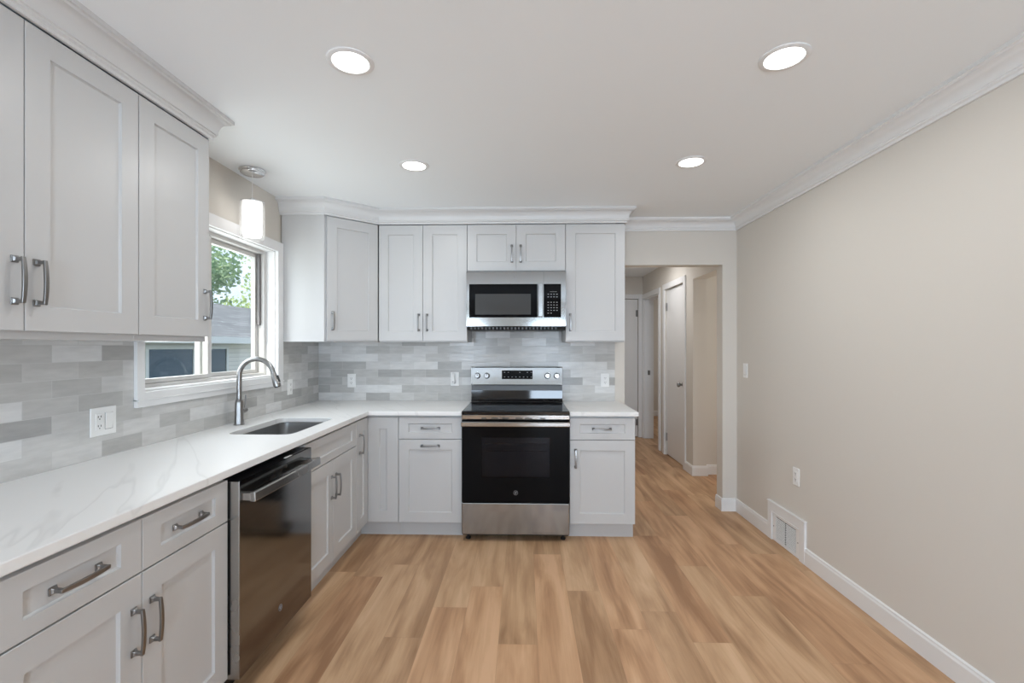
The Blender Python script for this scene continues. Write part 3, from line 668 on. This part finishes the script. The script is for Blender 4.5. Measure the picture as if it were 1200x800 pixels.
for k in range(7): dbox(MB(), -1.104, -1.098, 2.17 + k * 0.019, 2.178 + k * 0.019, 0.8625, 0.8628).build('button_mark', 'mark', db)
dbox(MB(), -1.104, -1.092, 2.100, 2.160, 0.8625, 0.8629).build('display', 'plate', db)
# shallow scoop above the handle
# handle: bowed bar on two end posts
b = MB(); n = 12; hy0, hy1 = 1.752, 2.324
rings = []
for i in range(n + 1):
    t = -1 + 2 * i / n; y = 2.038 + t * (hy1 - hy0) / 2; x = -1.040 + 0.006 * (1 - t * t)
    rings.append([b.bm.verts.new((x + dx - FX, y - 2.038, z)) for dx, z in ((-0.011, 0.781), (0.008, 0.779), (0.011, 0.783), (0.010, 0.813), (0.006, 0.817), (-0.011, 0.815))])
for A, B in zip(rings, rings[1:]):
    for k in range(6): b.bm.faces.new((A[k], A[(k + 1) % 6], B[(k + 1) % 6], B[k]))
b.bm.faces.new(rings[0]); b.bm.faces.new(rings[-1])
dbox(b, -1.0834, -1.048, hy0, hy0 + 0.030, 0.784, 0.812); dbox(b, -1.0834, -1.048, hy1 - 0.030, hy1, 0.784, 0.812)
b.build('handle', 'steel_bar', db, 0.002)
emblem(db, (-1.0832 - FX, 2.036 - 2.038, 0.215), 0.013, 0)

# ------------------------------------------------------------------ range
RXC, RY = -0.0615, 3.264
rg = thing('range', 'stainless and black glass freestanding electric range', 'stove', (RXC, 3.60, 0))
X0r, X1r = -0.4405, 0.3175
def rb(b, x0, x1, y0, y1, z0, z1): return b.box(x0 - RXC, x1 - RXC, y0 - 3.60, y1 - 3.60, z0, z1)
rb(MB(), X0r + 0.003, X1r - 0.003, RY + 0.035, 3.905, 0.035, 0.893).build('body', 'black', rg)
for x in (X0r + 0.04, X1r - 0.04):
    for y in (RY + 0.06, 3.86):
        MB().lathe([(0.016, 0.0), (0.018, 0.004), (0.018, 0.012), (0.010, 0.016), (0.010, 0.0345)], (x - RXC, y - 3.60, 0), 2, 14).build('foot', 'black', rg)
b = MB(); rb(b, X0r, X1r, RY - 0.002, 3.80, 0.8935, 0.920)
ck = b.build('cooktop', 'ceramic', rg, 0.005)
for x, y, r in ((-0.24, 3.42, 0.105), (0.12, 3.42, 0.085), (-0.24, 3.66, 0.075), (0.12, 3.66, 0.095)):
    q = MB(); q.tube([(x - RXC + r * math.cos(2 * math.pi * k / 36), y - 3.60 + r * math.sin(2 * math.pi * k / 36), 0.9200) for k in range(37)], 0.0008, 4)
    q.build('burner_ring', 'faint', ck)
# steel front lip with vent slots
lip = rb(MB(), X0r, X1r, RY - 0.004, RY + 0.034, 0.8635, 0.8930).build('front_trim', 'steel_x', rg, 0.002)
for x, wd_ in ((-0.283, 0.036), (-0.205, 0.05), (-0.130, 0.05), (-0.035, 0.05), (0.030, 0.05), (0.130, 0.04)): rb(MB(), x - wd_ / 2, x + wd_ / 2, RY - 0.0048, RY - 0.0038, 0.868, 0.8745).build('vent_slot', 'slot', lip)
# oven door: black frame around a recessed window
WX0, WX1, WZ_0, WZ_1 = -0.300, 0.180, 0.452, 0.735
b = MB(); dz0, dz1 = 0.279, 0.860
rb(b, X0r, WX0, RY, RY + 0.034, dz0, dz1); rb(b, WX1, X1r, RY, RY + 0.034, dz0, dz1); rb(b, WX0, WX1, RY, RY + 0.034, dz0, WZ_0); rb(b, WX0, WX1, RY, RY + 0.034, WZ_1, dz1)
od = b.build('oven_door', 'black_glass', rg)
b = MB(); rb(b, WX0, WX1, RY + 0.031, RY + 0.034, WZ_0, WZ_1); b.build('oven_back', 'dark_grey', od)
rb(MB(), WX0, WX1, RY + 0.001, RY + 0.004, WZ_0, WZ_1).build('oven_window', 'oven_pane', od)
for z in (0.635, 0.688):
    MB().tube([(WX0 + 0.02 - RXC, RY + 0.018 - 3.60, z), (WX1 - 0.02 - RXC, RY + 0.018 - 3.60, z)], 0.0028, 8).build('oven_rack', 'steel_x', od)
emblem(od, (-0.060 - RXC, RY - 0.0002 - 3.60, 0.347), 0.0145, 1)
# handle: wide flat bar across the whole door with end brackets
b = MB()
prof = [(RY - 0.049, 0.818), (RY - 0.053, 0.824), (RY - 0.053, 0.846), (RY - 0.048, 0.853), (RY - 0.034, 0.853), (RY - 0.030, 0.846), (RY - 0.030, 0.824), (RY - 0.034, 0.818)]
b.prism([(y - 3.60, z) for y, z in prof], 0, X0r + 0.002 - RXC, X1r - 0.002 - RXC)
rb(b, X0r + 0.004, X0r + 0.034, RY - 0.031, RY - 0.0002, 0.822, 0.849); rb(b, X1r - 0.034, X1r - 0.004, RY - 0.031, RY - 0.0002, 0.822, 0.849)
b.build('handle', 'steel_x', od, 0.0015)
# storage drawer
b = MB(); rb(b, X0r, X1r, RY - 0.002, RY + 0.034, 0.052, 0.274)
b.build('storage_drawer', 'steel_x', rg, 0.006)
# backguard
bgY = 3.845
prof = [(3.905, 0.9205), (3.812, 0.9205), (3.816, 0.927), (3.826, 0.936), (3.832, 0.948), (3.835, 1.012), (3.905, 1.012)]
q = MB().prism([(y - 3.60, z) for y, z in prof], 0, X0r + 0.004 - RXC, X1r - 0.004 - RXC).build('backguard_glass', 'ceramic', rg)
q = MB().prism([(y - 3.60, z) for y, z in [(3.905, 1.0122), (3.842, 1.0122), (3.846, 1.055), (3.905, 1.055)]], 0, X0r + 0.004 - RXC, X1r - 0.004 - RXC).build('vent_strip', 'dark_grey', rg)
bp = MB().prism([(y - 3.60, z) for y, z in [(3.905, 1.0552), (3.832, 1.0552), (3.829, 1.062), (3.846, 1.200), (3.852, 1.206), (3.905, 1.206)]], 0, X0r + 0.001 - RXC, X1r - 0.001 - RXC).build('control_panel', 'steel_x', rg, 0.002)
def on_panel(z): return 3.829 + (z - 1.062) / 0.138 * 0.017
tilt = math.atan2(0.017, 0.138)
q = MB(); za_, zb_ = 1.107, 1.178
q.prism([(on_panel(za_) - 0.0012 - 3.60, za_), (on_panel(zb_) - 0.0012 - 3.60, zb_), (on_panel(zb_) + 0.001 - 3.60, zb_), (on_panel(za_) + 0.001 - 3.60, za_)], 0, -0.185 - RXC, 0.069 - RXC)
dp = q.build('display', 'black_glass', bp)
for row, z in enumerate((1.162, 1.124)):
    for k in range(8):
        if row == 0 and k in (2, 3, 5): continue
        x = -0.168 + k * 0.0315; yy = on_panel(z) - 0.0016
        rb(MB(), x, x + 0.011, yy, yy + 0.0006, z - 0.002, z + 0.002).build('button_mark', 'mark', dp)
for i, x in enumerate((-0.387, -0.310, 0.191, 0.268)):
    z = 1.135; yy = on_panel(z)
    kn = MB().lathe([(0.026, -0.0005), (0.026, -0.004), (0.0215, -0.006), (0.0195, -0.028), (0.017, -0.031), (0.002, -0.031)], (x - RXC, yy - 3.60, z), 1, 24).build('knob', 'steel_edge', bp, smooth=True)
    MB().box(x - RXC - 0.002, x - RXC + 0.002, yy - 3.60 - 0.0325, yy - 3.60 - 0.0305, z + 0.002, z + 0.016).build('pointer', 'slot', kn)

# ------------------------------------------------------------------ over-the-range microwave
MXC = -0.0615; MY = 3.530
mw = thing('microwave', 'stainless over-the-range microwave under the short wall cabinet', 'microwave', (MXC, 3.72, 1.50))
mx0, mx1 = -0.4405, 0.3165
def mb_(b, x0, x1, y0, y1, z0, z1): return b.box(x0 - MXC, x1 - MXC, y0 - 3.72, y1 - 3.72, z0 - 1.50, z1 - 1.50)
mb_(MB(), mx0 + 0.003, mx1 - 0.003, MY + 0.035, 3.92, 1.528, 1.948).build('housing', 'black', mw)
SEAM = 0.148; bx0, bx1, bz0, bz1 = -0.419, 0.1005, 1.596, 1.850
b = MB()
mb_(b, mx0, bx0, MY, MY + 0.034, 1.530, 1.944); mb_(b, 0.1005, SEAM - 0.0008, MY, MY + 0.034, 1.530, 1.944); mb_(b, bx0, bx1, MY, MY + 0.034, bz1, 1.944); mb_(b, bx0, bx1, MY, MY + 0.034, 1.530, bz0)
md = b.build('door', 'steel_x', mw)
mb_(MB(), bx0, bx1, MY - 0.0015, MY + 0.030, bz0, bz1).build('door_glass', 'black_glass', md)
mb_(MB(), -0.373, 0.050, MY - 0.0022, MY - 0.0012, 1.618, 1.775).build('window', 'mw_window', md)
b = MB(); mb_(b, 0.1045, 0.1405, MY - 0.046, MY - 0.028, 1.598, 1.850); mb_(b, 0.110, 0.135, MY - 0.029, MY - 0.0002, 1.606, 1.636); mb_(b, 0.110, 0.135, MY - 0.029, MY - 0.0002, 1.812, 1.842)
b.build('handle', 'steel_edge', md, 0.004)
emblem(md, (-0.075 - MXC, MY - 0.0002 - 3.72, 1.900 - 1.50), 0.012, 1, 'mark')
b = MB(); cpx0, cpx1 = 0.1475, 0.279
mb_(b, SEAM + 0.0004, mx1, MY, MY + 0.034, 1.530, bz0); mb_(b, SEAM + 0.0004, mx1, MY, MY + 0.034, bz1, 1.944); mb_(b, cpx1, mx1, MY, MY + 0.034, bz0, bz1)
cp = b.build('control_column', 'steel_x', mw)
kp = mb_(MB(), SEAM + 0.0004, cpx1, MY - 0.0012, MY + 0.030, bz0, bz1).build('keypad', 'black_glass', cp)
for r_ in range(8):
    for k in range(4):
        if r_ in (2,) or (r_ == 7 and k > 1) : continue
        x = 0.182 + k * 0.022; z = 1.772 - r_ * 0.0205
        mb_(MB(), x - 0.005, x + 0.005, MY - 0.0018, MY - 0.0011, z - 0.0025, z + 0.0025).build('key_mark', 'mark', kp)
mb_(MB(), 0.195, 0.247, MY - 0.0018, MY - 0.0011, 1.7895, 1.7915).build('display_bar', 'mark', kp)
b = MB(); b.prism([(MY + 0.006 - 3.72, 1.5298 - 1.50), (MY + 0.03 - 3.72, 1.502 - 1.50), (3.92 - 3.72, 1.502 - 1.50), (3.92 - 3.72, 1.5278 - 1.5), (MY + 0.034 - 3.72, 1.5278 - 1.5)], 0, mx0 + 0.004 - MXC, mx1 - 0.004 - MXC)
mv = b.build('vent_grille', 'black', mw)
for k in range(24): mb_(MB(), mx0 + 0.03 + k * 0.028, mx0 + 0.043 + k * 0.028, MY + 0.010, MY + 0.0125, 1.508, 1.522).build('grille_slat', 'dark_grey', mv)

# ------------------------------------------------------------------ recessed lamps
def recessed(loc, label):
    t_ = thing('recessed_light', label, 'ceiling light', (loc[0], loc[1], CEIL), 0, 'recessed lights in the kitchen ceiling')
    MB().lathe([(0.0855, -0.0002), (0.0855, -0.0035), (0.080, -0.0065), (0.068, -0.0065), (0.066, -0.004), (0.066, -0.0002)], (0, 0, 0), 2, 40, False).build('trim_ring', 'trim', t_, smooth=True)
    MB().lathe([(0.0655, -0.0005), (0.0655, -0.0045), (0.045, -0.0058), (0.004, -0.0062)], (0, 0, 0), 2, 40).build('diffuser', 'lens', t_)
    d_ = bpy.data.lights.new('lamp_glow', 'AREA'); d_.shape = 'DISK'; d_.size = 0.125; d_.energy = LAMP_W; d_.color = (0.98, 1.0, 1.0)
    o_ = bpy.data.objects.new('lamp_glow', d_); COL.objects.link(o_); o_.parent = t_; o_.location = (0, 0, -0.010)
for loc, lab in (((-0.648, 1.717), 'bright round recessed ceiling light nearest the left wall cabinets'),
                 ((0.956, 1.734), 'bright round recessed ceiling light nearest the right wall and the camera'),
                 ((-0.646, 2.710), 'bright round recessed ceiling light between the pendant and the range'),
                 ((0.960, 2.700), 'bright round recessed ceiling light in front of the passage')):
    recessed(loc, lab)
# pendant over the sink
pn = thing('pendant_lamp', 'small pendant lamp with a double glass cylinder over the sink', 'pendant lamp', (-1.636, 2.754, CEIL))
MB().lathe([(0.074, -0.0002), (0.074, -0.007), (0.068, -0.010), (0.066, -0.022), (0.058, -0.028), (0.010, -0.031)], (0, 0, 0), 2, 36).build('canopy', 'chrome', pn, smooth=True)
MB().tube([(0, 0, -0.030), (0, 0, -0.178)], 0.0018, 8).build('cord', 'plate', pn)
MB().lathe([(0.010, -0.172), (0.020, -0.178), (0.022, -0.192), (0.067, -0.194), (0.067, -0.199), (0.02, -0.200)], (0, 0, 0), 2, 28).build('cap', 'chrome', pn, smooth=True)
MB().lathe([(0.052, -0.2005), (0.054, -0.25), (0.054, -0.38), (0.048, -0.402), (0.004, -0.406)], (0, 0, 0), 2, 36).build('inner_shade', 'shade_in', pn, smooth=True)
b = MB().lathe([(0.066, -0.1995), (0.068, -0.25), (0.069, -0.40), (0.060, -0.424), (0.057, -0.424), (0.065, -0.40), (0.064, -0.25), (0.062, -0.1995)], (0, 0, 0), 2, 36, False)
b.build('outer_shade', 'shade_out', pn, smooth=True)

# ------------------------------------------------------------------ outlets and switches
def plate(name, label, cat, loc, rz, parts, w=0.070, h=0.115):
    t_ = thing(name, label, cat, loc, rz)
    MB().box(-w / 2, w / 2, -0.006, 0.0, -h / 2, h / 2).build('cover_plate', 'plate', t_, 0.0025)
    for kind, x in parts:
        if kind == 'duplex':
            f = MB().box(x - 0.0165, x + 0.0165, -0.0085, -0.0055, -0.034, 0.034).build('receptacle', 'plate', t_, 0.002)
            for z in (-0.019, 0.019):
                MB().box(x - 0.0075, x - 0.0050, -0.0092, -0.0084, z - 0.002, z + 0.006).build('slot', 'slot', f)
                MB().box(x + 0.0050, x + 0.0075, -0.0092, -0.0084, z - 0.002, z + 0.006).build('slot', 'slot', f)
                MB().lathe([(0.0024, -0.0092), (0.0024, -0.0084)], (x, 0, z - 0.008), 1, 10).build('ground_hole', 'slot', f)
        elif kind == 'rocker':
            f = MB().prism([(-0.0055, -0.033), (-0.0075, -0.033), (-0.0105, 0.033), (-0.0055, 0.033)], 0, x - 0.0165, x + 0.0165).build('rocker', 'plate', t_, 0.001)
            MB().box(x - 0.0185, x - 0.0172, -0.0064, -0.0058, -0.035, 0.035).box(x + 0.0172, x + 0.0185, -0.0064, -0.0058, -0.035, 0.035).box(x - 0.0172, x + 0.0172, -0.0064, -0.0058, -0.0352, -0.034).build('gap', 'slot', f)
    for z in (-h / 2 + 0.010, h / 2 - 0.010):
        for kind, x in parts:
            MB().lathe([(0.0028, -0.0068), (0.0028, -0.0058)], (x, 0, z), 1, 10).build('screw', 'plate', t_)
    return t_
plate('wall_outlet', 'white double cover plate with outlet and rocker switch on the left backsplash', 'outlet', (TL, 1.8915, 1.064), RZ, [('duplex', -0.0225), ('rocker', 0.0225)], 0.118, 0.118)
plate('wall_outlet', 'white outlet on the left backsplash just right of the window', 'outlet', (TL, 3.436, 1.072), RZ, [('duplex', 0)])
plate('wall_outlet', 'white outlet on the back backsplash nearest the corner', 'outlet', (-1.472, TB, 1.085), 0, [('duplex', 0)])
plate('wall_outlet', 'white outlet on the back backsplash with a gadget plugged in, left of the range', 'outlet', (-0.588, TB, 1.100), 0, [('duplex', 0)])
plate('wall_outlet', 'white outlet on the back backsplash right of the range', 'outlet', (0.679, TB, 1.092), 0, [('duplex', 0)])
plate('light_switch', 'white switch plate on the right wall beside the passage', 'switch', (XR, 3.776, 1.183), R(-90), [('rocker', 0)])
plate('wall_outlet', 'white outlet low on the right wall above the air grille', 'outlet', (XR, 3.080, 0.526), R(-90), [('duplex', 0)])
pg = thing('plug_in_gadget', 'small white pear-shaped gadget plugged into the outlet left of the range', 'plug-in gadget', (-0.598, TB - 0.0093, 1.105))
b = MB(); rings = []
for wd2, z, dp_ in ((0.008, 0.046, 0.010), (0.014, 0.040, 0.018), (0.017, 0.020, 0.024), (0.021, -0.010, 0.028), (0.022, -0.026, 0.028), (0.018, -0.040, 0.024), (0.010, -0.046, 0.014)):
    rings.append([b.bm.verts.new((wd2 * math.cos(a), -dp_ * max(0, math.sin(a)), z)) for a in [math.pi * k / 10 for k in range(11)]])
for A, B in zip(rings, rings[1:]):
    for k in range(10): b.bm.faces.new((A[k], A[k + 1], B[k + 1], B[k]))
    b.bm.faces.new((A[0], B[0], B[-1], A[-1]))
b.bm.faces.new(rings[0]); b.bm.faces.new(rings[-1])
b.build('shell', 'plate', pg, smooth=True)
MB().lathe([(0.004, -0.0295), (0.004, -0.026)], (0, 0, -0.026), 1, 12).build('sensor', 'slot', pg)

# ------------------------------------------------------------------ return-air grille
vg = thing('air_grille', 'white louvred air grille set low in the right wall', 'vent', (XR, 3.196, 0))
MB().box(-0.0085, -0.0005, -0.163, -0.122, 0.004, 0.196).box(-0.0085, -0.0005, 0.122, 0.163, 0.004, 0.196).box(-0.0085, -0.0005, -0.122, 0.122, 0.004, 0.022).box(-0.0085, -0.0005, -0.122, 0.122, 0.180, 0.196).build('frame', 'plate', vg, 0.001)
MB().box(-0.0022, -0.0006, -0.1218, 0.1218, 0.0222, 0.1798).build('backing', 'slot', vg)
for y0_, y1_ in ((-0.1218, -0.005), (0.005, 0.1218)):
    for k in range(14):
        z = 0.0225 + k * 0.0112
        MB().prism([(-0.0040, z + 0.0058), (-0.0110, z + 0.0018), (-0.0110, z + 0.0006), (-0.0100, z), (-0.0040, z + 0.0040)], 1, y0_, y1_).build('louvre', 'plate', vg)
for y in (-0.145, 0.145): MB().lathe([(0.004, -0.0105), (0.004, -0.0080)], (0, y, 0.105), 0, 10).build('screw', 'nickel', vg)

# ------------------------------------------------------------------ outside the sink window
tag(MB().box(-60, -1.95, -20, 60, -0.9, -0.75).build('ground', 'grass'), 'grassy ground outside the window', 'ground', None, 'structure')
nb = thing('neighbour_house', 'low neighbouring house with pale lap siding and grey shingle roof outside', 'house', (-9, 14, -0.75))
def nbx(b, x0, x1, y0, y1, z0, z1): return b.box(x0 + 9, x1 + 9, y0 - 14, y1 - 14, z0 + 0.75, z1 + 0.75)
nbx(MB(), -14.5, -9.0, 4, 24, -0.75, 1.56).build('siding', 'siding', nb)
MB().prism([(x + 9, z + 0.75) for x, z in [(-8.62, 1.60), (-11.8, 3.02), (-15.0, 1.60)]], 1, 3.6 - 14, 24.4 - 14).build('roof', 'shingle', nb)
nbx(MB(), -8.66, -8.58, 3.6, 24.4, 1.47, 1.66).build('fascia', 'siding_trim', nb)
nbx(MB(), -9.0, -8.66, 3.6, 24.4, 1.50, 1.54).build('soffit', 'siding_trim', nb)
b = MB(); wy0, wy1, wz0_, wz1_ = 10.85, 13.75, 0.60, 1.31
nbx(b, -9.0, -8.95, wy0 - 0.1, wy0, wz0_ - 0.1, wz1_ + 0.1); nbx(b, -9.0, -8.95, wy1, wy1 + 0.1, wz0_ - 0.1, wz1_ + 0.1); nbx(b, -9.0, -8.95, wy0, wy1, wz1_, wz1_ + 0.1); nbx(b, -9.0, -8.95, wy0, wy1, wz0_ - 0.1, wz0_); nbx(b, -9.0, -8.96, 12.35, 12.43, wz0_, wz1_)
nf = b.build('window_frame', 'siding_trim', nb)
nbx(MB(), -9.0, -8.975, wy0, 12.35, wz0_, wz1_).build('pane', 'far_glass', nf); nbx(MB(), -9.0, -8.975, 12.43, wy1, wz0_, wz1_).build('pane', 'far_glass', nf)

def tree(label, loc, h, rad, mat, n, seed, lo=0.25):
    rnd = random.Random(seed)
    t_ = thing('tree', label, 'tree', loc)
    b = MB(); b.tube([(0, 0, 0), (0.05, 0.1, h * 0.35), (0.1, 0, h * 0.7), (0.05, 0.05, h * 0.93)], [0.28, 0.2, 0.12, 0.04], 8)
    for k in range(8):
        a = rnd.random() * 6.28; z = h * (0.3 + 0.07 * k); r = rad * (0.75 - 0.05 * k)
        b.tube([(0.07, 0.05, z), (r * 0.5 * math.cos(a), r * 0.5 * math.sin(a), z + r * 0.35), (r * math.cos(a), r * math.sin(a), z + r * 0.6)], [0.09, 0.05, 0.02], 6)
    b.build('trunk', 'bark', t_)
    b = MB()
    blobs = [(rnd.uniform(-0.6, 0.6) * rad, rnd.uniform(-0.6, 0.6) * rad, h * rnd.uniform(lo + 0.1, 0.95), rad * rnd.uniform(0.35, 0.6)) for _ in range(16)]
    for _ in range(n):
        bx, by, bz, br = rnd.choice(blobs)
        d_ = Vector((rnd.gauss(0, 1), rnd.gauss(0, 1), rnd.gauss(0, 0.8))).normalized() * br * rnd.random() ** 0.4
        c_ = Vector((bx, by, bz)) + d_; s_ = rnd.uniform(0.09, 0.19)
        u_ = Vector((rnd.gauss(0, 1), rnd.gauss(0, 1), rnd.gauss(0, 1))).normalized(); w_ = u_.orthogonal().normalized()
        b.bm.faces.new([b.bm.verts.new(c_ + u_ * s_), b.bm.verts.new(c_ + w_ * s_ * 0.6), b.bm.verts.new(c_ - u_ * s_), b.bm.verts.new(c_ - w_ * s_ * 0.6)])
    b.build('foliage', mat, t_)
tree('tall bluish green tree rising left behind the neighbouring roof', (-19.5, 26.0, -0.75), 9.5, 2.9, 'leaf_b', 3800, 3, 0.1)
tree('light green leafy tree rising right behind the neighbouring roof', (-19.5, 35.5, -0.75), 10.5, 3.2, 'leaf_a', 3800, 5, 0.1)
tree('low green bushy tree in the middle behind the neighbouring roof', (-16.8, 31.0, -0.75), 5.6, 1.9, 'leaf_a', 3000, 8, 0.1)
